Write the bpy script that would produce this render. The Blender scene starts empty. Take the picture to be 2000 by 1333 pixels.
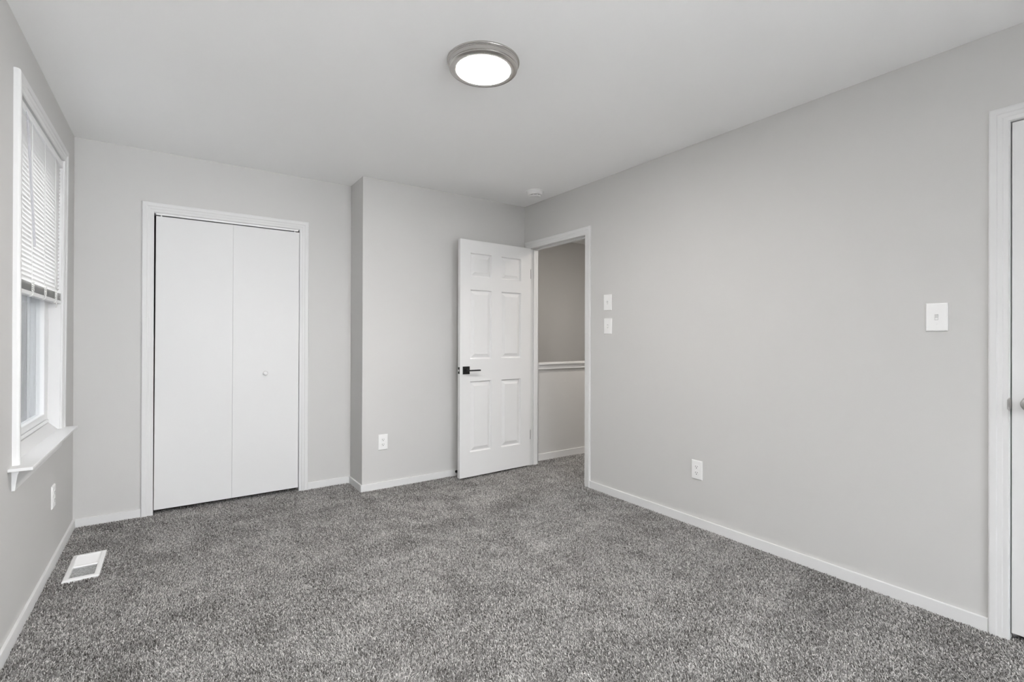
import bpy, bmesh, math, random
import numpy as np
from mathutils import Vector, Matrix

C = bpy.context.scene.collection
S = bpy.context.scene
random.seed(4)

# ------------------------------------------------------------------ camera
F, YAW, PITCH, ROLL, V0 = 951.5027, 0.6063282, 0.0018024, 0.0031006, 659.159
CAM_Z = 1.2
fw = Vector((math.sin(YAW)*math.cos(PITCH), math.cos(YAW)*math.cos(PITCH), math.sin(PITCH)))
rt0 = Vector((math.cos(YAW), -math.sin(YAW), 0))
up0 = rt0.cross(fw)
rt = rt0*math.cos(ROLL) + up0*math.sin(ROLL)
up = up0*math.cos(ROLL) - rt0*math.sin(ROLL)
cd = bpy.data.cameras.new('camera')
cd.sensor_width = 36.0
cd.sensor_fit = 'HORIZONTAL'
cd.lens = F/2000*36
cd.shift_y = -(666.5 - V0)/2000
cd.clip_start = 0.02
cam = bpy.data.objects.new('camera', cd)
cam.matrix_world = Matrix(((rt.x, up.x, -fw.x, 0), (rt.y, up.y, -fw.y, 0), (rt.z, up.z, -fw.z, CAM_Z), (0, 0, 0, 1)))
C.objects.link(cam)
S.camera = cam

# ------------------------------------------------------------------ light
w = bpy.data.worlds.new('sky')
S.world = w
w.use_nodes = True
bg = w.node_tree.nodes['Background']
bg.inputs[0].default_value = (0.985, 0.985, 1.0, 1)
bg.inputs[1].default_value = 12.9
LAMP = 212.0
HALL_FILL = 290.0  # strength of the lamp added to light the hall
def portal(loc, rot, sx, sy):
    l = bpy.data.lights.new('daylight_portal', 'AREA')
    l.shape = 'RECTANGLE'; l.size = sx; l.size_y = sy
    l.cycles.is_portal = True
    o = bpy.data.objects.new('daylight_portal', l)
    o.location = loc; o.rotation_euler = rot
    C.objects.link(o)
S.view_settings.view_transform = 'Standard'
S.view_settings.look = 'None'
S.view_settings.gamma = 1
S.view_settings.use_curve_mapping = False
S.view_settings.exposure = 0.03
S.cycles.use_denoising = True
S.cycles.max_bounces = 16
S.cycles.diffuse_bounces = 12
S.cycles.transparent_max_bounces = 16
S.cycles.sample_clamp_indirect = 0

# ------------------------------------------------------------------ dimensions (metres)
XL, XR, YA, YB, XC, H = -0.5206, 2.7649, 4.0910, 3.7826, 1.2053, 2.4609
YR = -1.45                        # rear wall, behind the camera
WT = 0.10                         # inner wall thickness
XH = 5.2                          # far end of the hall
YS = 4.812                        # far wall of the stairwell
portal((0.75, YR-0.05, 1.30), (math.radians(-90), 0, 0), 2.5, 1.75)
portal((XL-0.10, 3.19, 1.45), (0, math.radians(-90), 0), 1.45, 0.86)

# ------------------------------------------------------------------ materials
def mat(name, col, rough=0.5, metal=0.0, spec=0.5):
    m = bpy.data.materials.new(name); m.use_nodes = True
    b = m.node_tree.nodes['Principled BSDF']
    b.inputs['Base Color'].default_value = (*col, 1)
    b.inputs['Roughness'].default_value = rough
    b.inputs['Metallic'].default_value = metal
    b.inputs['Specular IOR Level'].default_value = spec
    return m
def nd(m, t, **kw):
    n = m.node_tree.nodes.new(t)
    for k, v in kw.items(): setattr(n, k, v)
    return n
def lk(m, a, b): m.node_tree.links.new(a, b)
def noise_bump(m, scale, strength, dist, detail=2):
    b = m.node_tree.nodes['Principled BSDF']
    tc = nd(m, 'ShaderNodeTexCoord'); n = nd(m, 'ShaderNodeTexNoise'); bp = nd(m, 'ShaderNodeBump')
    n.inputs['Scale'].default_value = scale; n.inputs['Detail'].default_value = detail
    bp.inputs['Strength'].default_value = strength; bp.inputs['Distance'].default_value = dist
    lk(m, tc.outputs['Object'], n.inputs['Vector']); lk(m, n.outputs['Fac'], bp.inputs['Height'])
    lk(m, bp.outputs['Normal'], b.inputs['Normal'])
    return m

M_wall = noise_bump(mat('greige_wall_paint', (0.600, 0.594, 0.585), 0.75, spec=0.15), 140, 0.08, 0.002)
M_ceil = noise_bump(mat('ceiling_paint', (0.93, 0.93, 0.93), 0.9, spec=0.05), 90, 0.06, 0.002)
M_trim = noise_bump(mat('white_trim_paint', (0.72, 0.72, 0.72), 0.6, spec=0.15), 60, 0.03, 0.001)
M_door = noise_bump(mat('white_door_paint', (0.74, 0.74, 0.74), 0.75, spec=0.08), 80, 0.03, 0.001)
M_vinyl = noise_bump(mat('white_vinyl', (0.84, 0.845, 0.85), 0.35), 40, 0.02, 0.001)
M_plate = noise_bump(mat('white_plastic', (0.85, 0.85, 0.845), 0.3), 30, 0.04, 0.002)
M_dark = noise_bump(mat('dark_slot', (0.03, 0.03, 0.03), 0.6), 200, 0.05, 0.001)
M_grey = noise_bump(mat('grey_slot', (0.40, 0.40, 0.40), 0.6), 200, 0.05, 0.001)
M_damper = noise_bump(mat('grey_damper_plate', (0.72, 0.72, 0.73), 0.6), 100, 0.05, 0.001)
M_black = noise_bump(mat('matte_black_metal', (0.012, 0.012, 0.013), 0.42, 0.3), 300, 0.05, 0.0005)
M_rubber = noise_bump(mat('black_rubber', (0.01, 0.01, 0.01), 0.7), 300, 0.1, 0.0005)
M_satin = noise_bump(mat('satin_nickel', (0.55, 0.54, 0.53), 0.36, 1.0), 250, 0.04, 0.0005)
M_white_metal = noise_bump(mat('white_enamelled_steel', (0.86, 0.86, 0.86), 0.35), 60, 0.03, 0.0005)
M_cord = noise_bump(mat('white_cord', (0.82, 0.82, 0.80), 0.7), 800, 0.2, 0.0005)
M_wand = noise_bump(mat('clear_grey_plastic', (0.52, 0.52, 0.55), 0.2), 100, 0.03, 0.0005)
M_out = noise_bump(mat('dark_cavity_shade', (0.12, 0.115, 0.11), 0.9), 40, 0.1, 0.002)  # dark colour stands in for shade inside the cavities

# brushed nickel of the ceiling lamp: fine rings turned into the metal
M_nickel = mat('brushed_nickel', (0.58, 0.56, 0.54), 0.24, 1.0)
b = M_nickel.node_tree.nodes['Principled BSDF']
b.inputs['Anisotropic'].default_value = 0.5
tg = nd(M_nickel, 'ShaderNodeTangent', direction_type='RADIAL', axis='Z'); lk(M_nickel, tg.outputs[0], b.inputs['Tangent'])
tc = nd(M_nickel, 'ShaderNodeTexCoord'); mp = nd(M_nickel, 'ShaderNodeMapping'); ns = nd(M_nickel, 'ShaderNodeTexNoise'); bp = nd(M_nickel, 'ShaderNodeBump')
mp.inputs['Scale'].default_value = (3, 3, 260)
ns.inputs['Scale'].default_value = 4; bp.inputs['Strength'].default_value = 0.12; bp.inputs['Distance'].default_value = 0.0006
lk(M_nickel, tc.outputs['Object'], mp.inputs['Vector']); lk(M_nickel, mp.outputs['Vector'], ns.inputs['Vector'])
lk(M_nickel, ns.outputs['Fac'], bp.inputs['Height']); lk(M_nickel, bp.outputs['Normal'], b.inputs['Normal'])

M_lens = mat('lit_white_diffuser', (0.9, 0.9, 0.9), 0.5)
b = M_lens.node_tree.nodes['Principled BSDF']
b.inputs['Emission Color'].default_value = (1.0, 0.97, 0.935, 1)
b.inputs['Emission Strength'].default_value = LAMP

M_hall_fill = mat('hall_fill_diffuser', (0.9, 0.9, 0.9), 0.5)  # glow of the unseen lamp added in the hall
b = M_hall_fill.node_tree.nodes['Principled BSDF']
b.inputs['Emission Color'].default_value = (1.0, 0.93, 0.85, 1)
b.inputs['Emission Strength'].default_value = HALL_FILL

# carpet: salt-and-pepper twist pile
M_carpet = mat('grey_twist_pile_carpet', (0.25, 0.24, 0.23), 0.95, spec=0.05)
b = M_carpet.node_tree.nodes['Principled BSDF']
tc = nd(M_carpet, 'ShaderNodeTexCoord')
n1 = nd(M_carpet, 'ShaderNodeTexNoise'); n1.inputs['Scale'].default_value = 135; n1.inputs['Detail'].default_value = 3; n1.inputs['Roughness'].default_value = 0.62
rp = nd(M_carpet, 'ShaderNodeValToRGB')
rp.color_ramp.elements[0].position = 0.33; rp.color_ramp.elements[0].color = (0.058, 0.055, 0.052, 1)
rp.color_ramp.elements[1].position = 0.66; rp.color_ramp.elements[1].color = (0.68, 0.665, 0.65, 1)
e = rp.color_ramp.elements.new(0.5); e.color = (0.265, 0.258, 0.25, 1)
n2 = nd(M_carpet, 'ShaderNodeTexNoise'); n2.inputs['Scale'].default_value = 3.2; n2.inputs['Detail'].default_value = 5; n2.inputs['Roughness'].default_value = 0.62
mr = nd(M_carpet, 'ShaderNodeMapRange'); mr.inputs['From Min'].default_value = 0.3; mr.inputs['From Max'].default_value = 0.7
mr.inputs['To Min'].default_value = 0.84; mr.inputs['To Max'].default_value = 1.16
mx = nd(M_carpet, 'ShaderNodeMix', data_type='RGBA', blend_type='MULTIPLY'); mx.inputs['Factor'].default_value = 1
bp = nd(M_carpet, 'ShaderNodeBump'); bp.inputs['Strength'].default_value = 0.8; bp.inputs['Distance'].default_value = 0.006
lk(M_carpet, tc.outputs['Object'], n1.inputs['Vector']); lk(M_carpet, tc.outputs['Object'], n2.inputs['Vector'])
lk(M_carpet, n1.outputs['Fac'], rp.inputs['Fac']); lk(M_carpet, n2.outputs['Fac'], mr.inputs['Value'])
lk(M_carpet, rp.outputs['Color'], mx.inputs['A']); lk(M_carpet, mr.outputs['Result'], mx.inputs['B'])
lk(M_carpet, mx.outputs['Result'], b.inputs['Base Color'])
lk(M_carpet, n1.outputs['Fac'], bp.inputs['Height']); lk(M_carpet, bp.outputs['Normal'], b.inputs['Normal'])

M_pile = mat('grey_twist_yarn', (0.3, 0.3, 0.3), 0.9, spec=0.08)
b = M_pile.node_tree.nodes['Principled BSDF']
an = nd(M_pile, 'ShaderNodeAttribute'); an.attribute_name = 'yarn'
rp = nd(M_pile, 'ShaderNodeValToRGB')
rp.color_ramp.elements[0].position = 0.0; rp.color_ramp.elements[0].color = (0.075, 0.070, 0.066, 1)
rp.color_ramp.elements[1].position = 1.0; rp.color_ramp.elements[1].color = (0.68, 0.665, 0.65, 1)
e = rp.color_ramp.elements.new(0.5); e.color = (0.295, 0.287, 0.28, 1)
lk(M_pile, an.outputs['Fac'], rp.inputs['Fac']); lk(M_pile, rp.outputs['Color'], b.inputs['Base Color'])

# window glass: thin clear sheet
M_glass = bpy.data.materials.new('window_glass'); M_glass.use_nodes = True
nt = M_glass.node_tree; nt.nodes.clear()
o_ = nt.nodes.new('ShaderNodeOutputMaterial'); t_ = nt.nodes.new('ShaderNodeBsdfTransparent'); g_ = nt.nodes.new('ShaderNodeBsdfGlossy')
m_ = nt.nodes.new('ShaderNodeMixShader'); f_ = nt.nodes.new('ShaderNodeLayerWeight'); pw = nt.nodes.new('ShaderNodeMath'); pw.operation = 'POWER'; pw.inputs[1].default_value = 4.0; ml = nt.nodes.new('ShaderNodeMath'); ml.operation = 'MULTIPLY'; ml.inputs[1].default_value = 0.35
g_.inputs['Roughness'].default_value = 0.01; t_.inputs['Color'].default_value = (0.95, 0.96, 0.965, 1)
nt.links.new(f_.outputs['Facing'], pw.inputs[0]); nt.links.new(pw.outputs[0], ml.inputs[0]); nt.links.new(ml.outputs[0], m_.inputs[0]); nt.links.new(t_.outputs[0], m_.inputs[1]); nt.links.new(g_.outputs[0], m_.inputs[2]); nt.links.new(m_.outputs[0], o_.inputs[0])

# screen added to dim the lower pane: fine grey mesh, partly see-through
M_screen = bpy.data.materials.new('grey_dimming_screen'); M_screen.use_nodes = True
nt = M_screen.node_tree
nt.nodes['Principled BSDF'].inputs['Base Color'].default_value = (0.10, 0.105, 0.11, 1); nt.nodes['Principled BSDF'].inputs['Roughness'].default_value = 0.7
ts = nt.nodes.new('ShaderNodeBsdfTransparent'); sm_ = nt.nodes.new('ShaderNodeMixShader'); sm_.inputs[0].default_value = 0.52
nt.links.new(ts.outputs[0], sm_.inputs[1]); nt.links.new(nt.nodes['Principled BSDF'].outputs[0], sm_.inputs[2]); nt.links.new(sm_.outputs[0], nt.nodes['Material Output'].inputs[0])

# blind slats: thin white vinyl that lets daylight glow through
M_slat = bpy.data.materials.new('translucent_white_slat'); M_slat.use_nodes = True
nt = M_slat.node_tree
pb = nt.nodes['Principled BSDF']; pb.inputs['Base Color'].default_value = (0.86, 0.86, 0.86, 1); pb.inputs['Roughness'].default_value = 0.4
tl = nt.nodes.new('ShaderNodeBsdfTranslucent'); tl.inputs['Color'].default_value = (0.80, 0.79, 0.77, 1)
ms = nt.nodes.new('ShaderNodeMixShader'); ms.inputs[0].default_value = 0.28
nt.links.new(pb.outputs[0], ms.inputs[1]); nt.links.new(tl.outputs[0], ms.inputs[2]); nt.links.new(ms.outputs[0], nt.nodes['Material Output'].inputs[0])

M_siding = noise_bump(mat('dark_board_siding', (0.07, 0.072, 0.077), 0.7), 20, 0.1, 0.002)  # dark boards keep the daylight at the left window low
M_asphalt = noise_bump(mat('alley_asphalt', (0.07, 0.07, 0.072), 0.9), 30, 0.3, 0.01)  # dark, so the added alley bounces little light
M_ground = noise_bump(mat('bright_bounce_ground', (0.80, 0.80, 0.79), 0.9), 8, 0.3, 0.01)  # kept bright so the added yard bounces daylight onto the ceiling

# ------------------------------------------------------------------ mesh helpers
class MB:
    def __init__(s): s.bm = bmesh.new()
    def box(s, x0, x1, y0, y1, z0, z1, bev=0.0, seg=2):
        t = bmesh.new()
        vs = [t.verts.new((x, y, z)) for x in (x0, x1) for y in (y0, y1) for z in (z0, z1)]
        for f in ((0, 1, 3, 2), (4, 6, 7, 5), (0, 4, 5, 1), (2, 3, 7, 6), (0, 2, 6, 4), (1, 5, 7, 3)):
            t.faces.new([vs[i] for i in f])
        bmesh.ops.recalc_face_normals(t, faces=t.faces)
        if bev > 0:
            bmesh.ops.bevel(t, geom=list(t.edges), offset=bev, segments=seg, profile=0.5, affect='EDGES', clamp_overlap=True)
        s.add(t); return s
    def add(s, t, M=None):
        if M is not None: t.transform(M)
        me = bpy.data.meshes.new('tmp'); t.to_mesh(me); t.free()
        s.bm.from_mesh(me); bpy.data.meshes.remove(me)
    def lathe(s, prof, n=48, M=None, cap0=True, cap1=True):
        """prof: (r, z) list turned about z"""
        t = bmesh.new(); rings = []
        for r, z in prof:
            if r < 1e-6: rings.append([t.verts.new((0, 0, z))])
            else: rings.append([t.verts.new((r*math.cos(2*math.pi*i/n), r*math.sin(2*math.pi*i/n), z)) for i in range(n)])
        for a, b in zip(rings, rings[1:]):
            for i in range(n):
                j = (i+1) % n
                if len(a) == 1 and len(b) == 1: continue
                if len(a) == 1: t.faces.new((a[0], b[i], b[j]))
                elif len(b) == 1: t.faces.new((a[i], a[j], b[0]))
                else: t.faces.new((a[i], a[j], b[j], b[i]))
        if cap0 and len(rings[0]) > 1: t.faces.new(rings[0])
        if cap1 and len(rings[-1]) > 1: t.faces.new(rings[-1])
        bmesh.ops.recalc_face_normals(t, faces=t.faces)
        s.add(t, M); return s
    def tube(s, pts, r, n=8):
        pts = [Vector(p) for p in pts]; t = bmesh.new(); rings = []
        for i, p in enumerate(pts):
            d = (pts[min(i+1, len(pts)-1)] - pts[max(i-1, 0)]).normalized()
            u = d.orthogonal().normalized() if i == 0 else (uu - d*uu.dot(d)).normalized()
            uu = u; v = d.cross(u)
            rings.append([t.verts.new(p + (u*math.cos(2*math.pi*k/n) + v*math.sin(2*math.pi*k/n))*r) for k in range(n)])
        for a, b in zip(rings, rings[1:]):
            for k in range(n): t.faces.new((a[k], a[(k+1) % n], b[(k+1) % n], b[k]))
        t.faces.new(rings[0]); t.faces.new(rings[-1])
        bmesh.ops.recalc_face_normals(t, faces=t.faces)
        s.add(t); return s
    def wall(s, axis, a0, a1, us, zs, holes):
        """slab between a0 and a1 along axis (0=x, 1=y); us, zs: extent (lo, hi); holes: (u0,u1,z0,z1)"""
        U = sorted({us[0], us[1], *[h[0] for h in holes], *[h[1] for h in holes]})
        Z = sorted({zs[0], zs[1], *[h[2] for h in holes], *[h[3] for h in holes]})
        def solid(i, j):
            if i < 0 or j < 0 or i >= len(U)-1 or j >= len(Z)-1: return False
            cu, cz = (U[i]+U[i+1])/2, (Z[j]+Z[j+1])/2
            return not any(h[0] < cu < h[1] and h[2] < cz < h[3] for h in holes)
        t = bmesh.new(); cache = {}
        def V(a, u, z):
            k = (a, u, z)
            if k not in cache: cache[k] = t.verts.new((a, u, z) if axis == 0 else (u, a, z))
            return cache[k]
        for i in range(len(U)-1):
            for j in range(len(Z)-1):
                if not solid(i, j): continue
                u0, u1, z0, z1 = U[i], U[i+1], Z[j], Z[j+1]
                for a in (a0, a1): t.faces.new([V(a, u0, z0), V(a, u1, z0), V(a, u1, z1), V(a, u0, z1)])
                if not solid(i-1, j): t.faces.new([V(a0, u0, z0), V(a1, u0, z0), V(a1, u0, z1), V(a0, u0, z1)])
                if not solid(i+1, j): t.faces.new([V(a0, u1, z0), V(a1, u1, z0), V(a1, u1, z1), V(a0, u1, z1)])
                if not solid(i, j-1): t.faces.new([V(a0, u0, z0), V(a1, u0, z0), V(a1, u1, z0), V(a0, u1, z0)])
                if not solid(i, j+1): t.faces.new([V(a0, u0, z1), V(a1, u0, z1), V(a1, u1, z1), V(a0, u1, z1)])
        bmesh.ops.recalc_face_normals(t, faces=t.faces)
        s.add(t); return s
    def sweep(s, frames):
        """frames: list of profiles (each a list of points); skins consecutive ones, caps both ends"""
        t = bmesh.new(); R = [[t.verts.new(p) for p in f] for f in frames]; n = len(R[0])
        for a, b in zip(R, R[1:]):
            for k in range(n): t.faces.new((a[k], a[(k+1) % n], b[(k+1) % n], b[k]))
        t.faces.new(R[0]); t.faces.new(R[-1])
        bmesh.ops.recalc_face_normals(t, faces=t.faces)
        s.add(t); return s
    def obj(s, name, m, parent=None, smooth=False, M=None):
        me = bpy.data.meshes.new(name)
        if smooth:
            for f in s.bm.faces: f.smooth = True
        s.bm.to_mesh(me); s.bm.free()
        me.materials.append(m)
        if smooth:
            me.set_sharp_from_angle(angle=math.radians(35))
        o = bpy.data.objects.new(name, me); C.objects.link(o)
        if parent is not None: o.parent = parent
        if M is not None: o.matrix_local = M
        return o

def tag(o, label, cat, kind=None, group=None):
    o['label'] = label; o['category'] = cat
    if kind: o['kind'] = kind
    if group: o['group'] = group
    return o
def empty(name, loc=(0, 0, 0), rz=0.0):
    o = bpy.data.objects.new(name, None); o.empty_display_size = 0.05
    o.location = loc; o.rotation_euler = (0, 0, rz); C.objects.link(o)
    return o
def copy_tree(o, parent=None):
    c = o.copy(); C.objects.link(c)
    if parent is not None: c.parent = parent
    for ch in [x for x in bpy.data.objects if x.parent == o]: copy_tree(ch, c)
    return c
RX = lambda a: Matrix.Rotation(a, 4, 'X')
RY = lambda a: Matrix.Rotation(a, 4, 'Y')
T = Matrix.Translation

# ------------------------------------------------------------------ the room shell
fl = MB()
FZ = -0.0065                      # carpet backing; the pile stands on it and ends about z = 0
fl.box(XL-0.2, XR+0.02, YR-0.12, YA+0.09, -0.10, FZ)
fl.box(XR+0.02, XH+0.1, 2.2, YB, -0.10, FZ)
floor_ob = fl.obj('floor', M_carpet)
tag(floor_ob, 'grey speckled twist-pile carpet covering the whole bedroom floor', 'carpet', 'structure')
tag(MB().box(XL-0.2, XH+0.1, YR-0.12, YS+0.1, H, H+0.1).obj('ceiling', M_ceil), 'plain off-white painted ceiling above the bedroom', 'ceiling', 'structure')

# twist pile: every yarn end is its own little leaning tuft, with its own shade of grey
def carpet_pile():
    rng = np.random.default_rng(11)
    def field(x, y, seed, lo=2.0, hi=13.0):
        g = np.random.default_rng(seed); v = np.zeros_like(x)
        for k in range(14):
            a = g.uniform(0, 2*np.pi); fr_ = g.uniform(lo, hi); v += np.sin(fr_*(x*np.cos(a)+y*np.sin(a)) + g.uniform(0, 6.28))/math.sqrt(14)
        return v
    P = []
    for x0, x1, y0, y1, sp in ((XL+BT_, XR-BT_, 0.15, 2.3, 0.0046), (XL+BT_, XR-BT_, 2.3, YB-BT_, 0.0050), (XR-BT_, XR+0.05, -0.335, 0.462, 0.0054), (XL+BT_, XC-BT_, YB-BT_, YA-BT_, 0.0054), (XR-BT_, XR+0.72, 2.94, YB-BT_, 0.0058), (-0.104, 0.796, YA-BT_, YA+0.07, 0.0056)):
        nx, ny = int((x1-x0)/sp), int((y1-y0)/sp)
        X, Y = np.meshgrid(x0+(np.arange(nx)+0.5)*(x1-x0)/nx, y0+(np.arange(ny)+0.5)*(y1-y0)/ny)
        X = X.ravel()+rng.uniform(-0.45, 0.45, nx*ny)*sp; Y = Y.ravel()+rng.uniform(-0.45, 0.45, nx*ny)*sp
        P.append(np.stack([X, Y], 1))
    P = np.concatenate(P); X, Y = P[:, 0], P[:, 1]
    keep = ~((X > -0.450) & (X < -0.302) & (Y > 3.187) & (Y < 3.546))                     # the floor register
    keep &= ~((X > XR-0.020) & ((Y < 2.938) | (Y > 3.690)) & (X < XR+0.125))                # wall, jambs and casing
    keep &= ~((X > XR-0.021) & (Y > -0.41) & (Y < 0.534)); keep &= (X > 0.6) | (Y > 0.75)
    keep &= ~((Y > YA-0.021) & (((X > -0.183) & (X < -0.111)) | ((X > 0.802) & (X < 0.875))))
    keep |= (X > XR-0.03) & (X < XR+0.05) & (Y > -0.335) & (Y < 0.462)                     # under the closed door
    P = P[keep]; X, Y = P[:, 0], P[:, 1]; n = len(P)
    ang = 1.9 + 0.9*field(X, Y, 3) + rng.normal(0, 1.1, n)
    lean = np.clip(0.66 + 0.10*field(X, Y, 5) + 0.14*field(X, Y, 6, 12, 45) + rng.normal(0, 0.33, n), 0, 1.35)
    L = rng.uniform(0.0066, 0.0096, n)
    dx, dy, dz = np.sin(lean)*np.cos(ang), np.sin(lean)*np.sin(ang), np.cos(lean)
    rb, rtp = rng.uniform(0.0018, 0.0025, n), rng.uniform(0.0012, 0.0020, n)
    ph = rng.uniform(0, 6.28, n); tw = rng.uniform(-0.8, 0.8, n)
    V = np.zeros((n, 6, 3), np.float32)
    for k in range(3):
        a = ph + k*2.0944
        V[:, k, 0] = X+rb*np.cos(a); V[:, k, 1] = Y+rb*np.sin(a); V[:, k, 2] = FZ-0.0005
        a = a+tw
        V[:, 3+k, 0] = X+dx*L+rtp*np.cos(a); V[:, 3+k, 1] = Y+dy*L+rtp*np.sin(a); V[:, 3+k, 2] = FZ+dz*L+rng.uniform(-0.0012, 0.0012, n)
    base = (np.arange(n)*6)[:, None]
    quads = np.array([[0, 1, 4, 3], [1, 2, 5, 4], [2, 0, 3, 5]])
    li = np.concatenate([(base[:, None] + quads[None]).reshape(n, 12), base + np.array([[3, 4, 5]])], 1).ravel().astype(np.int32)
    tot = np.tile(np.array([4, 4, 4, 3], np.int32), n); start = np.concatenate([[0], np.cumsum(tot)[:-1]]).astype(np.int32)
    me = bpy.data.meshes.new('carpet_pile')
    me.vertices.add(n*6); me.loops.add(len(li)); me.polygons.add(n*4)
    me.vertices.foreach_set('co', V.ravel()); me.loops.foreach_set('vertex_index', li)
    me.polygons.foreach_set('loop_start', start); me.polygons.foreach_set('loop_total', tot)
    me.update(calc_edges=True)
    sh = np.clip(0.5 + 0.27*rng.normal(0, 1, n) + 0.045*field(X, Y, 9, 4, 16) + 0.055*field(X, Y, 21, 16, 55), 0, 1).astype(np.float32)
    at = me.attributes.new('yarn', 'FLOAT', 'POINT'); at.data.foreach_set('value', np.repeat(sh, 6))
    me.materials.append(M_pile)
    o = bpy.data.objects.new('carpet_pile', me); C.objects.link(o); o.parent = floor_ob; o['kind'] = 'stuff'
BT_ = 0.0135
carpet_pile()

# left wall with its window opening
WY0, WY1, WZ0, WZ1 = 2.748, 3.69, 0.672, 2.205
tag(MB().wall(0, XL-0.17, XL, (YR-0.12, YA+0.75), (-0.1, H), [(WY0, WY1, WZ0, WZ1)]).obj('wall_left', M_wall),
    'greige painted wall with the window, along the left side', 'wall', 'structure')
# closet wall
CX0, CX1, CZ = -0.118, 0.806, 2.048
tag(MB().wall(1, YA, YA+WT, (XL, XC+0.02), (-0.05, H), [(CX0, CX1, -0.05, CZ)]).obj('wall_closet', M_wall),
    'greige painted wall around the white folding closet doors', 'wall', 'structure')
# chase / bump-out: its left face and its front
ch = MB()
ch.box(XC, XR+WT, YB, YA+WT+0.02, -0.05, H)
tag(ch.obj('wall_back', M_wall), 'greige wall that steps forward behind the open panel door', 'wall', 'structure')
# right wall: hall door opening and closed door opening
DY0, DY1, DZ = 2.928, 3.700, 2.052
EY1, EY0, EZ = 0.474, -0.345, 2.084
tag(MB().wall(0, XR, XR+WT, (YR-0.12, YB), (-0.05, H), [(DY0, DY1, -0.05, DZ), (EY0, EY1, -0.05, EZ)]).obj('wall_right', M_wall),
    'long blank greige wall on the right side with two doorways', 'wall', 'structure')
# rear wall behind the camera with a wide window added for daylight
RW = (-0.47, 1.97, 0.45, 2.22)
tag(MB().wall(1, YR-0.12, YR, (XL, XR), (-0.05, H), [RW]).obj('wall_rear', M_wall), 'greige wall with an added wide window opposite the closet', 'wall', 'structure')
# closet interior, side room and hall enclosure
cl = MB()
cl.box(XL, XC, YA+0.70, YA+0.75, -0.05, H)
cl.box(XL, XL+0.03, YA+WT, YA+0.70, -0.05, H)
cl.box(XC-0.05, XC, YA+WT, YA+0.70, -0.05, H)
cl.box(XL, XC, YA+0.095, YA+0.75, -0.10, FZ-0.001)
tag(cl.obj('wall_closet_inside', M_out), 'closet interior, coloured dark as shade, glimpsed through the gap around the folding doors', 'wall', 'structure')
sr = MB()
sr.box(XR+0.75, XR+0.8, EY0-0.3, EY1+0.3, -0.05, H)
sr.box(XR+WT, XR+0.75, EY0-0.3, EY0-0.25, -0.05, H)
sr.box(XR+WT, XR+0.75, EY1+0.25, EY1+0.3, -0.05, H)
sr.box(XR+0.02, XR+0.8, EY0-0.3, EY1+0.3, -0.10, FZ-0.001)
tag(sr.obj('wall_beyond_door', M_out), 'space coloured dark as shade, showing under the closed door at the right edge', 'wall', 'structure')
hl = MB()
hl.box(XR+WT, XH, YB, YB+WT, -2.7, 0.90)
tag(hl.obj('wall_hall', M_wall), 'low half wall across the hall, under the white ledge', 'wall', 'structure')
st = MB()
st.box(XR+WT, XH, YS, YS+0.1, -2.7, H)
st.box(XR, XR+WT, YA+WT+0.02, YS+0.1, -2.7, H)
st.box(XR, XR+WT, YB+0.001, YA+WT+0.02, -2.7, -0.05)
st.box(XH, XH+0.1, 2.2, YS+0.1, -2.7, H)
st.box(XR+WT, XH, 2.15, 2.2, -0.05, H)
tag(st.obj('wall_stairwell', M_wall), 'shadowed stairwell wall seen through the doorway above the ledge', 'wall', 'structure')
tag(MB().box(XR, XH+0.1, YB+WT, YS+0.1, -2.8, -2.7).obj('floor_stairwell', M_carpet), 'carpeted floor at the bottom of the stairwell', 'carpet', 'structure')
# corner bead edges are modelled by the wall corners themselves

# ------------------------------------------------------------------ baseboards
BT, BZ = 0.012, 0.0515
def board(name, x0, x1, y0, y1, label, z1=BZ):
    tag(MB().box(x0, x1, y0, y1, -0.01, z1, 0.0022).obj(name, M_trim), label, 'baseboard', 'structure')
board('baseboard_left', XL, XL+BT, YR, YA, 'thin white baseboard along the window wall')
bb = MB(); bb.box(XL+BT, -0.180, YA-BT, YA, -0.01, BZ, 0.0022); bb.box(0.872, XC, YA-BT, YA, -0.01, BZ, 0.0022)
tag(bb.obj('baseboard_closet', M_trim), 'thin white baseboard on either side of the closet doors', 'baseboard', 'structure')
bb = MB(); bb.box(XC-BT, XC, YB+0.0005, YA-BT-0.0005, -0.01, BZ, 0.0022); bb.box(XC-BT, XR-0.018, YB-BT, YB, -0.01, BZ, 0.0022)
tag(bb.obj('baseboard_back', M_trim), 'thin white baseboard wrapping the wall that steps forward', 'baseboard', 'structure')
board('baseboard_right', XR-BT, XR, 0.531, 2.870, 'thin white baseboard along the long right wall')
board('baseboard_hall', XR+WT, XH, YB-BT, YB, 'white baseboard at the foot of the hall half wall', 0.0625)

# ledge on the half wall
tag(MB().box(XR+WT, XH, YB-0.016, YB, 0.893, 0.938, 0.002).box(XR+WT, XH, YB-0.030, YB+WT+0.02, 0.938, 0.956, 0.003).obj('trim_4', M_trim),
    'white ledge capping the half wall beyond the doorway', 'ledge', 'structure')

# ------------------------------------------------------------------ casings
CAS = [(0, 0), (0, 0.007), (0.003, 0.010), (0.018, 0.0105), (0.022, 0.0125), (0.036, 0.0135), (0.040, 0.0165), (0.052, 0.0175), (0.060, 0.0175), (0.064, 0.0150), (0.066, 0.010), (0.066, 0)]
def casing(mb, inner, n, scale=1.0, outer=None):
    """inner: open path of 4 corners (bottom, top, top, bottom); outer: matching path; n: wall normal"""
    n = Vector(n); frames = []
    for a, b in zip(inner, outer):
        a, b = Vector(a), Vector(b)
        frames.append([a + (b-a)*(u/0.066) + n*(v*scale) for u, v in CAS])
    mb.sweep(frames)
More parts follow.
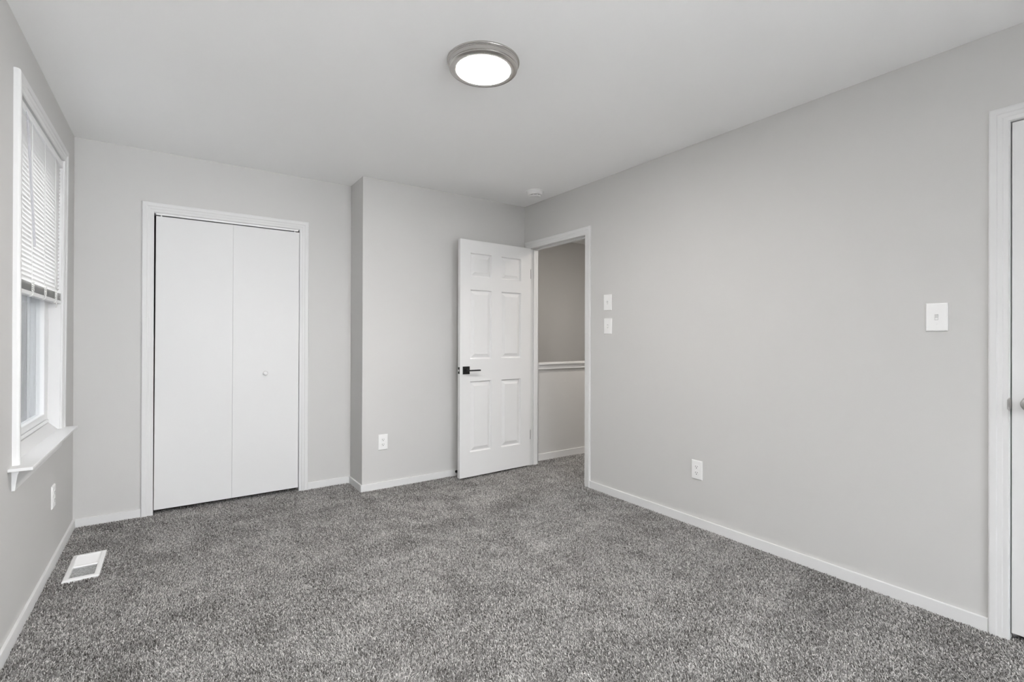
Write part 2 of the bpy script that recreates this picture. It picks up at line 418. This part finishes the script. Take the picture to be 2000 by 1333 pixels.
# closet casing
m = MB()
ZC = 2.045
casing(m, [(-0.114, YA, -0.01), (-0.114, YA, ZC), (0.805, YA, ZC), (0.805, YA, -0.01)], (0, -1, 0),
       outer=[(-0.180, YA, -0.01), (-0.180, YA, ZC+0.066), (0.872, YA, ZC+0.066), (0.872, YA, -0.01)])
c1 = tag(m.obj('trim_1', M_trim), 'white moulded casing framing the folding closet doors', 'door casing', 'structure')
j = MB()
j.box(CX0, CX0+0.002, YA-0.001, YA+WT, -0.03, CZ); j.box(CX1-0.001, CX1, YA-0.001, YA+WT, -0.03, CZ)
j.box(CX0+0.002, CX1-0.001, YA-0.001, YA+WT, CZ-0.006, CZ)
j.obj('jamb', M_trim, c1)
# hall door frame
m = MB()
casing(m, [(XR, 2.934, -0.01), (XR, 2.934, 2.046), (XR, 3.694, 2.046), (XR, 3.694, -0.01)], (-1, 0, 0), 0.8,
       outer=[(XR, 2.870, -0.01), (XR, 2.870, 2.112), (XR, 3.760, 2.112), (XR, 3.760, -0.01)])
c2 = tag(m.obj('trim_2', M_trim), 'white moulded casing and jamb around the open hall doorway', 'door casing', 'structure')
j = MB()
j.box(XR-0.002, XR+WT+0.004, 3.694, 3.706, -0.02, 2.058); j.box(XR-0.002, XR+WT+0.004, 2.922, 2.934, -0.02, 2.058)
j.box(XR-0.002, XR+WT+0.004, 2.934, 3.694, 2.046, 2.058)
j.obj('jamb', M_trim, c2)
j = MB()
j.box(XR+0.040, XR+0.078, 3.683, 3.694, -0.01, 2.046, 0.0015); j.box(XR+0.040, XR+0.078, 2.934, 2.945, -0.01, 2.046, 0.0015)
j.box(XR+0.040, XR+0.078, 2.945, 3.683, 2.035, 2.046, 0.0015)
j.obj('door_stop_strip', M_trim, c2)
sp = MB().box(XR+0.003, XR+0.036, 2.9335, 2.936, 0.904, 0.956, 0.001)
sp.obj('strike_plate', M_black, c2)['label'] = 'black strike plate'
m = MB()
casing(m, [(XR+WT, 2.934, -0.01), (XR+WT, 2.934, 2.046), (XR+WT, 3.694, 2.046), (XR+WT, 3.694, -0.01)], (1, 0, 0), 0.8,
       outer=[(XR+WT, 2.870, -0.01), (XR+WT, 2.870, 2.112), (XR+WT, 3.760, 2.112), (XR+WT, 3.760, -0.01)])
m.obj('hall_side_casing', M_trim, c2)
# right-hand door frame
m = MB()
casing(m, [(XR, -0.341, -0.01), (XR, -0.341, 2.080), (XR, 0.470, 2.080), (XR, 0.470, -0.01)], (-1, 0, 0), 0.9,
       outer=[(XR, -0.404, -0.01), (XR, -0.404, 2.141), (XR, 0.531, 2.141), (XR, 0.531, -0.01)])
c3 = tag(m.obj('trim_3', M_trim), 'white moulded casing around the closed door at the right edge', 'door casing', 'structure')
j = MB()
j.box(XR-0.003, XR+WT, 0.468, 0.476, -0.02, 2.086); j.box(XR-0.003, XR+WT, -0.347, -0.339, -0.02, 2.086); j.box(XR-0.003, XR+WT, -0.339, 0.468, 2.078, 2.086)
j.box(XR+0.042, XR+0.075, 0.455, 0.468, -0.02, 2.078); j.box(XR+0.042, XR+0.075, -0.339, -0.326, -0.02, 2.078); j.box(XR+0.042, XR+0.075, -0.326, 0.455, 2.066, 2.078)
j.obj('jamb', M_trim, c3)
t = bmesh.new()   # curved lip of the strike plate
prof = [(XR+0.020, 0.4672), (XR-0.003, 0.4665), (XR-0.0075, 0.4690), (XR-0.0115, 0.4745)]
prof2 = [(x+0.0012 if i < 2 else x+0.0010, y+(-0.0014 if i < 2 else 0.0012)) for i, (x, y) in enumerate(prof)]
zz = [(0.925, 0.958), (0.925, 0.958), (0.912, 0.968), (0.922, 0.958)]
va = [[t.verts.new((x, y, z)) for z in zr] for (x, y), zr in zip(prof, zz)]
vb = [[t.verts.new((x, y, z)) for z in zr] for (x, y), zr in zip(prof2, zz)]
for a in range(3):
    t.faces.new((va[a][0], va[a+1][0], va[a+1][1], va[a][1])); t.faces.new((vb[a][0], vb[a][1], vb[a+1][1], vb[a+1][0]))
    for k in (0, 1): t.faces.new((va[a][k], vb[a][k], vb[a+1][k], va[a+1][k]))
for a in (0, 3): t.faces.new((va[a][0], va[a][1], vb[a][1], vb[a][0]))
bmesh.ops.recalc_face_normals(t, faces=t.faces)
sp = MB(); sp.add(t)
sp.obj('strike_plate', M_satin, c3)['label'] = 'silver strike plate with curved lip'

# ------------------------------------------------------------------ doors
PANELS_U = [(0.115, 0.336), (0.443, 0.664)]
PANELS_Z = [(0.225, 0.829), (1.020, 1.614), (1.724, 1.928)]
def panel_door(W, z0, z1, th):
    """local: x from hinge (0) to free edge (W), front face y=0 looking to -y, back y=th"""
    t = bmesh.new()
    U = sorted({0, W, *[u for p in PANELS_U for u in p]}); Z = sorted({z0, z1, *[z for p in PANELS_Z for z in p]})
    RINGS = [(0, 0), (0.0015, 0.0025), (0.0065, 0.0120), (0.0105, 0.0135), (0.0145, 0.0130), (0.040, 0.0035), (0.0415, 0.0025)]
    for side in (0, 1):
        Y = lambda d: d if side == 0 else th - d
        for i in range(len(U)-1):
            for k in range(len(Z)-1):
                q = (U[i], U[i+1], Z[k], Z[k+1])
                if (q[0], q[1]) in PANELS_U and (q[2], q[3]) in PANELS_Z:
                    prev = None
                    for ins, d in RINGS:
                        r = [t.verts.new((x, Y(d), z)) for x, z in ((q[0]+ins, q[2]+ins), (q[1]-ins, q[2]+ins), (q[1]-ins, q[3]-ins), (q[0]+ins, q[3]-ins))]
                        if prev:
                            for n in range(4): t.faces.new((prev[n], prev[(n+1) % 4], r[(n+1) % 4], r[n]))
                        prev = r
                    t.faces.new(prev)
                else:
                    t.faces.new([t.verts.new((x, Y(0), z)) for x, z in ((q[0], q[2]), (q[1], q[2]), (q[1], q[3]), (q[0], q[3]))])
    for q in (((0, 0, z0), (0, th, z0), (0, th, z1), (0, 0, z1)), ((W, 0, z0), (W, th, z0), (W, th, z1), (W, 0, z1)),
              ((0, 0, z0), (W, 0, z0), (W, th, z0), (0, th, z0)), ((0, 0, z1), (W, 0, z1), (W, th, z1), (0, th, z1))):
        t.faces.new([t.verts.new(p) for p in q])
    bmesh.ops.remove_doubles(t, verts=t.verts, dist=1e-5)
    bmesh.ops.recalc_face_normals(t, faces=t.faces)
    return t
# open hall door: local frame at the hinge, x towards the free edge
hin, fre = Vector((2.738, 3.645, 0)), Vector((1.973, 3.610, 0))
xd = (fre-hin).normalized()                # points to -X
yd = Vector((-xd.y, xd.x, 0))              # points towards the camera side (-Y)
yd = -yd if yd.y < 0 else yd               # make +y local the far side
MD = Matrix(((xd.x, yd.x, 0, hin.x), (xd.y, yd.y, 0, hin.y), (0, 0, 1, 0), (0, 0, 0, 1)))
Wd = (fre-hin).length
m = MB(); m.add(panel_door(Wd, 0.016, 2.038, 0.035))
d1 = tag(m.obj('door_1', M_door), 'white six-panel door with black lever, standing open by the corner', 'door', 'structure')
d1.matrix_world = MD
def handle(side):
    """side -1: front (y<0); +1: back (y>th)"""
    o = empty('door_handle'); o.parent = d1
    Y = lambda d: -d if side < 0 else 0.035 + d
    def bx(x0, x1, d0, d1_, z0, z1, bv): return MB().box(x0, x1, *sorted((Y(d0), Y(d1_))), z0, z1, bv)
    bx(0.674, 0.740, 0.0, 0.009, 0.893, 0.959, 0.0015).obj('rosette', M_black, o)
    k = bx(0.696, 0.718, 0.009, 0.045, 0.9165, 0.9365, 0.002)
    k.box(0.592, 0.719, *sorted((Y(0.036), Y(0.058))), 0.9200, 0.9310, 0.0015)
    k.obj('lever', M_black, o)
    o['label'] = 'matte black square-rose lever handle'
    return o
handle(-1); handle(1)
lp = MB().box(Wd-0.0005, Wd+0.0012, 0.0055, 0.0295, 0.897, 0.954, 0.0004)
lp.obj('latch_plate', M_black, d1)['label'] = 'black latch plate on door edge'
lb = MB().box(Wd, Wd+0.009, 0.010, 0.025, 0.917, 0.934, 0.002)
lb.obj('latch_bolt', M_satin, d1)['label'] = 'metal latch bolt'
for zc in (1.800, 0.300):
    h = MB()
    h.lathe([(0.0, -0.046), (0.0058, -0.045), (0.0058, 0.045), (0.0, 0.046)], 16, T((-0.0065, 0.040, zc)))
    h.box(-0.0035, 0.0005, -0.0005, 0.034, zc-0.044, zc+0.044, 0.0004)
    h.obj('hinge', M_black, d1)['label'] = 'black butt hinge'

# closet bifold doors
d2 = tag(empty('door_2', (0.345, YA, 0)), 'pair of flat white folding closet doors under a track', 'door', 'structure')
def slab(a, b, z0, z1, th=0.030):
    """slab whose front face runs from a to b (x, y world), thickness behind"""
    a, b = Vector((*a, 0)), Vector((*b, 0)); u = (b-a).normalized(); n = Vector((-u.y, u.x, 0))
    m = MB().box(0, (b-a).length, 0, th, z0, z1, 0.0016)
    return m, Matrix(((u.x, n.x, 0, a.x), (u.y, n.y, 0, a.y), (0, 0, 1, 0), (0, 0, 0, 1)))
loc = Matrix.Translation((-0.345, -YA, 0))
m, Mx = slab((-0.1105, YA-0.002), (0.3480, YA-0.006), 0.026, 2.0225)
for v in m.bm.verts:
    if v.co.z > 1: v.co.x += 0.0048 + (0.0022 if v.co.x < 0.2 else 0)                     # this leaf hangs slightly out of plumb
m.obj('door_panel', M_door, d2, M=loc @ Mx)
m, Mx = slab((0.3487, YA-0.006), (0.8010, YA-0.002), 0.026, 2.0225)
for v in m.bm.verts:
    if v.co.z > 1: v.co.x += 0.0048 if v.co.x < 0.2 else 0.003
p2 = m.obj('door_panel', M_door, d2, M=loc @ Mx)
kn = MB().lathe([(0.0, 0.0), (0.0075, 0.0), (0.0065, 0.010), (0.0105, 0.016), (0.0150, 0.021), (0.0155, 0.026), (0.0120, 0.031), (0.0, 0.033)], 32, T((0.2175, 0.0, 0.930)) @ RX(math.pi/2))
kn.obj('knob', M_door, p2, True)['label'] = 'small round white knob'
tk = MB().box(CX0+0.014, CX1-0.010, YA+0.002, YA+0.030, 2.0315, CZ-0.006, 0.001)
tk.obj('track', M_white_metal, d2, M=loc)
for x in (-0.075, 0.772):
    MB().lathe([(0.0045, 2.018), (0.0045, 2.036)], 12, T((x-0.345, 0.010, 0))).obj('pivot_pin', M_white_metal, d2)

# closed door at the right edge
d3 = tag(MB().box(XR+0.002, XR+0.037, -0.336, 0.4645, 0.0215, 2.0735, 0.0015).obj('door_3', M_door), 'closed flat white door cut off by the right edge of the view', 'door', 'structure')
kb = MB().lathe([(0.0, 0.0), (0.032, 0.0), (0.033, 0.003), (0.030, 0.008), (0.013, 0.011), (0.0115, 0.026), (0.018, 0.034), (0.026, 0.042), (0.0275, 0.052), (0.023, 0.062), (0.012, 0.067), (0.0, 0.068)], 40, T((XR+0.002, 0.405, 0.948)) @ RY(-math.pi/2))
kb.obj('knob', M_satin, d3, True)['label'] = 'satin nickel round door knob'

# ------------------------------------------------------------------ left window
def yf(z, lo, hi): return lo + (z-0.70)/(2.26-0.70)*(hi-lo)       # the far side of this old frame leans
win = tag(empty('window_1', (XL, 3.19, 0.69)), 'white double-hung window in the left wall with a half-raised blind', 'window', 'structure')
loc = Matrix.Translation((-XL, -3.19, -0.69))
m = MB()
z0c, z1c, z2c = 0.690, 2.188, 2.258
casing(m, [(XL, 2.752, z0c), (XL, 2.752, z1c), (XL, yf(z1c, 3.630, 3.692), z1c), (XL, 3.630, z0c)], (1, 0, 0), 1.22,
       outer=[(XL, 2.684, z0c), (XL, 2.680, z2c), (XL, 3.757, z2c), (XL, 3.690, z0c)])
m.obj('casing', M_trim, win, M=loc)
j = MB()
j.box(XL-0.16, XL+0.004, 2.740, 2.757, 0.69, 2.20); 
j.sweep([[(XL-0.16, yf(z, 3.624, 3.684), z), (XL+0.004, yf(z, 3.624, 3.684), z), (XL+0.004, 3.70, z), (XL-0.16, 3.70, z)] for z in (0.69, 2.20)])
j.box(XL-0.16, XL+0.004, 2.757, 3.70, 2.194, 2.21)
j.obj('jamb', M_trim, win, M=loc)
sl = MB().box(XL-0.001, XL+0.071, 2.622, 3.705, 0.6795, 0.6925, 0.0025, 3)
sl.sweep([[(XL-0.16, y, 0.676), (XL-0.16, y, 0.7305), (XL-0.040, y, 0.7305), (XL-0.004, y, 0.6928), (XL+0.030, y, 0.6917), (XL+0.030, y, 0.6805), (XL, y, 0.676)] for y in (2.757, 3.640)])
sl.obj('window_sill', M_trim, win, M=loc)
ap = MB().sweep([[(XL, y, 0.6795), (XL+0.021, y, 0.6795), (XL+0.021, y, 0.668), (XL+0.017, y, 0.655), (XL+0.010, y, 0.600), (XL+0.009, y, 0.594), (XL, y, 0.594)] for y in (2.680, 3.655)])
ap.obj('apron', M_trim, win, M=loc)
fr = MB()
XS = XL-0.045
fr.box(XL-0.15, XS-0.012, 2.757, 3.640, 0.725, 0.740); fr.box(XL-0.15, XS+0.003, 2.757, 3.640, 0.734, 0.752, 0.001)
fr.box(XL-0.15, XS-0.001, 3.588, 3.690, 0.733, 2.194); fr.box(XL-0.15, XS-0.001, 2.757, 2.790, 0.733, 2.194); fr.box(XL-0.15, XS-0.001, 2.790, 3.588, 2.165, 2.194)
for xa, xb, d in ((0.052, 0.060, 0.010), (0.070, 0.074, 0.016), (0.086, 0.094, 0.008), (0.108, 0.112, 0.018)):
    fr.box(XL-xb, XL-xa, 3.588-d, 3.5885, 0.752, 2.165, 0.0008)
fr.obj('window_frame', M_vinyl, win, M=loc)
MB().box(XL-0.1225, XL-0.1205, 2.790, 3.588, 0.752, 1.47).obj('dimming_screen', M_screen, win, M=loc)['label'] = 'fine grey mesh screen added to dim the lower pane'
def sash(x0, x1, y0, y1, z0, z1, name='sash'):
    s_ = MB(); a = 0.048
    s_.box(x0, x1, y0, y0+a, z0, z1, 0.002); s_.box(x0, x1, y1-a, y1, z0, z1, 0.002)
    s_.box(x0, x1, y0+a, y1-a, z0, z0+0.034, 0.002); s_.box(x0, x1, y0+a, y1-a, z1-0.036, z1, 0.002)
    so = s_.obj(name, M_vinyl, win, M=loc)
    MB().box((x0+x1)/2-0.002, (x0+x1)/2+0.002, y0+a-0.004, y1-a+0.004, z0+0.030, z1-0.032).obj('pane', M_glass, so)
    return so
sash(XS-0.034, XS, 2.792, 3.584, 0.7545, 1.475)
sash(XS-0.074, XS-0.038, 2.792, 3.584, 1.440, 2.163)

# mini blind, raised to half height
BX = XL-0.008
bl = tag(empty('window_blind', (BX, 3.22, 2.19)), 'white slatted mini blind half raised inside the left window', 'blind')
lb_ = Matrix.Translation((-BX, -3.22, -2.19))
BY0, BY1 = 2.766, 3.672
MB().box(BX-0.016, BX+0.014, BY0, BY1+0.004, 2.142, 2.176, 0.003).obj('headrail', M_vinyl, bl, M=lb_)
sm = MB(); ztop, zlow, sp_ = 2.132, 1.452, 0.0200
nsl = int((ztop-zlow)/sp_)+1
def slat(mb, z, ang, y1):
    t = bmesh.new(); n = 6; wd = 0.025
    A, B = [], []
    for i in range(n+1):
        u = (i/n-0.5)*wd; c = 0.0018*(1-(2*i/n-1)**2)
        # u along the slat, c crown; tilt so that the room-side edge hangs low
        x = u*math.cos(ang) + c*math.sin(ang); zz_ = -u*math.sin(ang) + c*math.cos(ang)
        A.append(t.verts.new((BX+x, BY0, z+zz_))); B.append(t.verts.new((BX+x, y1, z+zz_)))
    for i in range(n): t.faces.new((A[i], A[i+1], B[i+1], B[i]))
    mb.add(t)
for i in range(nsl):
    z = ztop - i*sp_
    slat(sm, z, math.radians(-74), yf(z, 3.622, 3.676))
for i in range(9): slat(sm, 1.404+i*0.0042, math.radians(2), 3.652)
sm.obj('slats', M_slat, bl, True, M=lb_)
MB().box(BX-0.012, BX+0.012, BY0, 3.650, 1.381, 1.400, 0.003).obj('bottom_rail', M_vinyl, bl, M=lb_)
for y in (2.965, 3.22, 3.475):
    cdm = MB(); r = 0.0011
    for dx in (-0.0135, 0.0135): cdm.tube([(BX+dx, y, 2.15), (BX+dx, y, 1.40)], r, 6)
    # slack of the ladder bunched over the stack and hanging below the rail
    for k in range(5):
        zc = 1.442-k*0.009
        cdm.tube([(BX+0.014, y-0.010+0.003*k, zc+0.006), (BX+0.021, y-0.004, zc), (BX+0.020, y+0.006, zc-0.006), (BX+0.014, y+0.009, zc-0.001)], 0.0016, 6)
    cdm.tube([(BX+0.015, y+0.006, 1.405), (BX+0.017, y+0.004, 1.392), (BX+0.012, y+0.002, 1.380), (BX+0.004, y-0.004, 1.377)], 0.0014, 6)
    cdm.obj('ladder_cord', M_cord, bl, M=lb_)
tb = MB().tube([(BX+0.010, 3.52, 1.381), (BX+0.016, 3.505, 1.366), (BX+0.015, 3.47, 1.352)], 0.0022, 6)
tb.obj('cord_end', M_cord, bl, M=lb_)
wd_ = MB().tube([(BX+0.014, 2.845, 2.150), (BX+0.019, 2.846, 2.128), (BX+0.0185, 2.850, 2.110)], 0.0016, 6)
wd_.tube([(BX+0.0185, 2.850, 2.112), (BX+0.020, 2.975, 1.598)], 0.0046, 6)
wd_.obj('tilt_wand', M_wand, bl, True, M=lb_)

# unseen rear window, added as the source of most of the daylight
w2 = tag(empty('added_window', (0.75, YR, 0.45)), 'wide white-framed window, unseen, added for daylight opposite the closet', 'window', 'structure')
l2 = Matrix.Translation((-0.75, -YR, -0.45))
m = MB()
m.box(RW[0], RW[0]+0.05, YR-0.11, YR, RW[2], RW[3]); m.box(RW[1]-0.05, RW[1], YR-0.11, YR, RW[2], RW[3])
m.box(RW[0]+0.05, RW[1]-0.05, YR-0.11, YR, RW[2], RW[2]+0.04); m.box(RW[0]+0.05, RW[1]-0.05, YR-0.11, YR, RW[3]-0.04, RW[3])
m.box(0.725, 0.775, YR-0.11, YR, RW[2]+0.04, RW[3]-0.04)
m.obj('window_frame', M_vinyl, w2, M=l2)
MB().box(RW[0]+0.05, 0.725, YR-0.09, YR-0.086, RW[2]+0.04, RW[3]-0.04).obj('pane', M_glass, w2, M=l2)
MB().box(0.775, RW[1]-0.05, YR-0.09, YR-0.086, RW[2]+0.04, RW[3]-0.04).obj('pane', M_glass, w2, M=l2)

# ------------------------------------------------------------------ ceiling light
LX, LY = 1.157, 1.905
cl_ = tag(empty('ceiling_light', (LX, LY, H)), 'round flush ceiling lamp with stepped brushed nickel ring and lit white lens', 'ceiling light')
prof = [(0.120, 0.0), (0.1650, 0.0), (0.1658, -0.004), (0.1645, -0.0070), (0.1625, -0.0075), (0.1622, -0.0092), (0.1605, -0.0098), (0.1600, -0.0125), (0.1585, -0.0130), (0.1583, -0.0145),
        (0.1570, -0.022), (0.1562, -0.0275), (0.1535, -0.0288), (0.1535, -0.0302), (0.1550, -0.0318), (0.1545, -0.0350), (0.1500, -0.0385), (0.1300, -0.0400), (0.1245, -0.0390), (0.1225, -0.030)]
MB().lathe(prof, 96, cap0=False, cap1=False).obj('ring', M_nickel, cl_, True)
MB().lathe([(0.0, -0.0560), (0.04, -0.0545), (0.08, -0.0495), (0.105, -0.0440), (0.120, -0.0385), (0.1232, -0.031)], 96, cap0=False, cap1=True).obj('diffuser', M_lens, cl_, True)

# smaller unseen lamp, added on the landing to brighten the hall
hc = tag(empty('added_hall_light', (3.80, 3.05, H)), 'small round unseen ceiling lamp added to brighten the landing', 'ceiling light')
MB().lathe([(0.080, 0.0), (0.110, 0.0), (0.110, -0.012), (0.104, -0.020), (0.086, -0.022), (0.084, -0.016)], 64, cap0=False, cap1=False).obj('ring', M_nickel, hc, True)
MB().lathe([(0.0, -0.026), (0.05, -0.025), (0.080, -0.021), (0.0845, -0.016)], 64, cap0=False, cap1=True).obj('diffuser', M_hall_fill, hc, True)

# ------------------------------------------------------------------ smoke detector
sd = tag(empty('smoke_detector', (2.545, 3.330, H)), 'round white smoke detector on the ceiling near the door corner', 'smoke detector')
MB().lathe([(0.0, 0.0), (0.080, 0.0), (0.080, -0.003), (0.076, -0.0045), (0.0, -0.0045)], 64).obj('base_plate', M_plate, sd, True)
MB().lathe([(0.0, -0.004), (0.066, -0.004), (0.066, -0.007), (0.063, -0.009), (0.0625, -0.026), (0.058, -0.031), (0.049, -0.0325), (0.0, -0.0325)], 64).obj('body', M_plate, sd, True)
MB().lathe([(0.0, -0.032), (0.044, -0.032), (0.044, -0.0375), (0.0, -0.0375)], 48).obj('smoke_slot', M_dark, sd, True)
cp = MB().lathe([(0.0, -0.037), (0.049, -0.037), (0.0495, -0.040), (0.044, -0.045), (0.0, -0.047)], 64)
for k in range(9):
    a = 2*math.pi*k/9+0.3
    t_ = MB().box(0.043, 0.0485, -0.002, 0.002, -0.0375, -0.032)
    t_.bm.transform(Matrix.Rotation(a, 4, 'Z')); me = bpy.data.meshes.new('tmp'); t_.bm.to_mesh(me); t_.bm.free(); cp.bm.from_mesh(me); bpy.data.meshes.remove(me)
cp.obj('cover', M_plate, sd, True)

# ------------------------------------------------------------------ floor register
vx0, vx1, vy0, vy1 = -0.447, -0.305, 3.190, 3.543
vr = tag(empty('floor_register', ((vx0+vx1)/2, (vy0+vy1)/2, 0)), 'white metal floor register in the carpet below the window', 'floor vent')
lv = Matrix.Translation((-(vx0+vx1)/2, -(vy0+vy1)/2, 0))
t = bmesh.new()
rings = []
for ins, z in ((0, -0.0085), (0.0005, 0.0035), (0.004, 0.0065), (0.016, 0.0090), (0.021, 0.0085), (0.0215, -0.012)):
    insy = ins if ins < 0.01 else ins*1.15
    rings.append([t.verts.new((x, y, z)) for x, y in ((vx0+ins, vy0+insy), (vx1-ins, vy0+insy), (vx1-ins, vy1-insy), (vx0+ins, vy1-insy))])
for a, b in zip(rings, rings[1:]):
    for k in range(4): t.faces.new((a[k], a[(k+1) % 4], b[(k+1) % 4], b[k]))
bmesh.ops.recalc_face_normals(t, faces=t.faces)
m = MB(); m.add(t)
m.obj('frame', M_white_metal, vr, M=lv)
lo = MB()
ix0, ix1, iy0, iy1 = vx0+0.0212, vx1-0.0212, vy0+0.0245, vy1-0.0245
ym = (iy0+iy1)/2
nl = 13
for bank, (a, b, tilt) in enumerate(((iy0, ym-0.003, -1), (ym+0.003, iy1, 1))):
    for k in range(nl):
        yc = a + (k+0.5)*(b-a)/nl; hw = 0.0072
        dy, dz = hw*math.cos(math.radians(24)), hw*math.sin(math.radians(24))*tilt
        lo.sweep([[(x, yc-dy, 0.001-dz), (x, yc+dy, 0.001+dz), (x, yc+dy, 0.0022+dz), (x, yc-dy, 0.0022-dz)] for x in (ix0, ix1)])
lo.box(ix0, ix1, ym-0.003, ym+0.003, -0.006, 0.0075, 0.0006)
lo.obj('louvres', M_white_metal, vr, M=lv)
MB().box(ix0-0.0004, ix1+0.0004, iy0-0.0004, iy1+0.0004, -0.0135, -0.0115).obj('damper', M_damper, vr, M=lv)

# ------------------------------------------------------------------ switches and outlets (local: front looks to -y)
def plate_mesh(w_, h_, d_=0.0065):
    t = bmesh.new(); R = []
    for ins, d in ((0, 0.0), (0, 0.0025), (0.0012, 0.0045), (0.0045, d_)):
        R.append([t.verts.new((x, -d, z)) for x, z in ((-w_/2+ins, -h_/2+ins), (w_/2-ins, -h_/2+ins), (w_/2-ins, h_/2-ins), (-w_/2+ins, h_/2-ins))])
    for a, b in zip(R, R[1:]):
        for k in range(4): t.faces.new((a[k], a[(k+1) % 4], b[(k+1) % 4], b[k]))
    t.faces.new(R[-1]); t.faces.new(R[0])
    bmesh.ops.recalc_face_normals(t, faces=t.faces)
    m = MB(); m.add(t); return m
def screw(parent, z, x=0.0):
    s_ = MB().lathe([(0.0, 0.0), (0.0033, 0.0), (0.0030, 0.0009), (0.0, 0.0013)], 16, T((x, -0.0062, z)) @ RX(math.pi/2))
    s_.obj('screw', M_plate, parent, True)
def light_switch(loc, rz, w_, h_, label, up_=True, group=None):
    r = tag(empty('light_switch', loc, rz), label, 'light switch', group=group)
    plate_mesh(w_, h_).obj('plate', M_plate, r)
    MB().box(-0.0062, 0.0062, -0.0068, -0.0060, -0.0125, 0.0125).obj('toggle_slot', M_grey, r)
    k = MB(); s = 1 if up_ else -1
    k.sweep([[(x, -0.0055, 0.0105), (x, -0.0055, -0.0105), (x, -0.0080, -0.0100*1), (x, -0.0170, 0.0040*s+0.004), (x, -0.0165, 0.0040*s-0.0045), (x, -0.0080, 0.0100)] if False else
             [(x, -0.0055, -0.0105), (x, -0.0075, -0.0105), (x, -0.0075 if s > 0 else -0.0165, -0.0040 if s > 0 else -0.0100), (x, -0.0165 if s > 0 else -0.0075, 0.0100 if s > 0 else 0.0040), (x, -0.0075, 0.0105), (x, -0.0055, 0.0105)] for x in (-0.0048, 0.0048)])
    k.obj('toggle', M_plate, r)
    screw(r, 0.030); screw(r, -0.030)
    return r
def wall_outlet(loc, rz, w_, h_, label):
    r = tag(empty('wall_outlet', loc, rz), label, 'power outlet')
    plate_mesh(w_, h_).obj('plate', M_plate, r)
    for zc in (0.0195, -0.0195):
        t = bmesh.new(); pts = []
        for i in range(28):
            a = 2*math.pi*i/28; pts.append((max(-0.0165, min(0.0165, 0.0185*math.cos(a))), max(-0.0142, min(0.0142, 0.0185*math.sin(a)))))
        A = [t.verts.new((x, -0.0058, zc+z)) for x, z in pts]; B = [t.verts.new((x*0.97, -0.0082, zc+z*0.97)) for x, z in pts]
        for i in range(28): t.faces.new((A[i], A[(i+1) % 28], B[(i+1) % 28], B[i]))
        t.faces.new(B); bmesh.ops.recalc_face_normals(t, faces=t.faces)
        m = MB(); m.add(t); f = m.obj('receptacle', M_plate, r)
        s_ = MB().box(-0.0080, -0.0052, -0.0086, -0.0078, zc-0.001, zc+0.0075).box(0.0052, 0.0077, -0.0086, -0.0078, zc, zc+0.0072)
        s_.lathe([(0.0, 0.0), (0.0030, 0.0), (0.0030, 0.0008), (0.0, 0.0008)], 14, T((0.0, -0.0078, zc-0.0068)) @ RX(math.pi/2))
        s_.obj('slots', M_dark, f)
    screw(r, 0.0)
    return r
Rr, Ll = -math.pi/2, math.pi/2
light_switch((XR, 2.682, 1.479), Rr, 0.082, 0.122, 'white toggle switch beside the open doorway, upper of the two', True)
light_switch((XR, 2.679, 1.295), Rr, 0.082, 0.122, 'white toggle switch beside the open doorway, lower of the two', False)
light_switch((XR, 0.698, 1.298), Rr, 0.077, 0.124, 'white toggle switch beside the closed door at the right edge', True)
wall_outlet((XR, 1.894, 0.357), Rr, 0.077, 0.122, 'white duplex outlet low on the long right wall')
wall_outlet((1.372, YB, 0.367), 0, 0.077, 0.123, 'white duplex outlet low on the wall left of the open door')
wall_outlet((XL, 3.470, 0.362), Ll, 0.077, 0.118, 'white duplex outlet below the window sill')

# ------------------------------------------------------------------ door stop on the baseboard behind the open door
ds = tag(empty('door_stop', (2.027, YB-BT, 0.034)), 'black baseboard door stop peeking from behind the open door', 'door stop')
MB().lathe([(0.0, 0.0), (0.012, 0.0), (0.012, 0.004), (0.006, 0.006), (0.0055, 0.062), (0.0, 0.062)], 20, RX(math.pi/2)).obj('stem', M_black, ds, True)
MB().lathe([(0.0, 0.060), (0.0095, 0.060), (0.0115, 0.064), (0.0115, 0.074), (0.009, 0.078), (0.0, 0.079)], 24, RX(math.pi/2)).obj('rubber_tip', M_rubber, ds, True)

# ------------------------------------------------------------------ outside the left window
nb = MB()  # unseen house, added to block part of the sky from the left window
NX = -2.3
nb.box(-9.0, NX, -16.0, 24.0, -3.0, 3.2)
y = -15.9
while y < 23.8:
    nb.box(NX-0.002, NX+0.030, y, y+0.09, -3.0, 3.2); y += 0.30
tag(nb.obj('added_house', M_siding), 'unseen dark board-sided house wall added to hold back sky light from the left window', 'building')
tag(MB().box(XL-0.18, 30, -30, YR-0.13, -3.2, -3.0).obj('ground', M_ground), 'bright unseen yard far below the wide window, added to bounce daylight up', 'ground', 'structure')
tag(MB().box(-9, XL-0.18, -30, 30, -3.2, -3.0).obj('added_alley', M_asphalt), 'unseen dark asphalt alley, added to cut light bouncing into the left window', 'ground', 'structure')
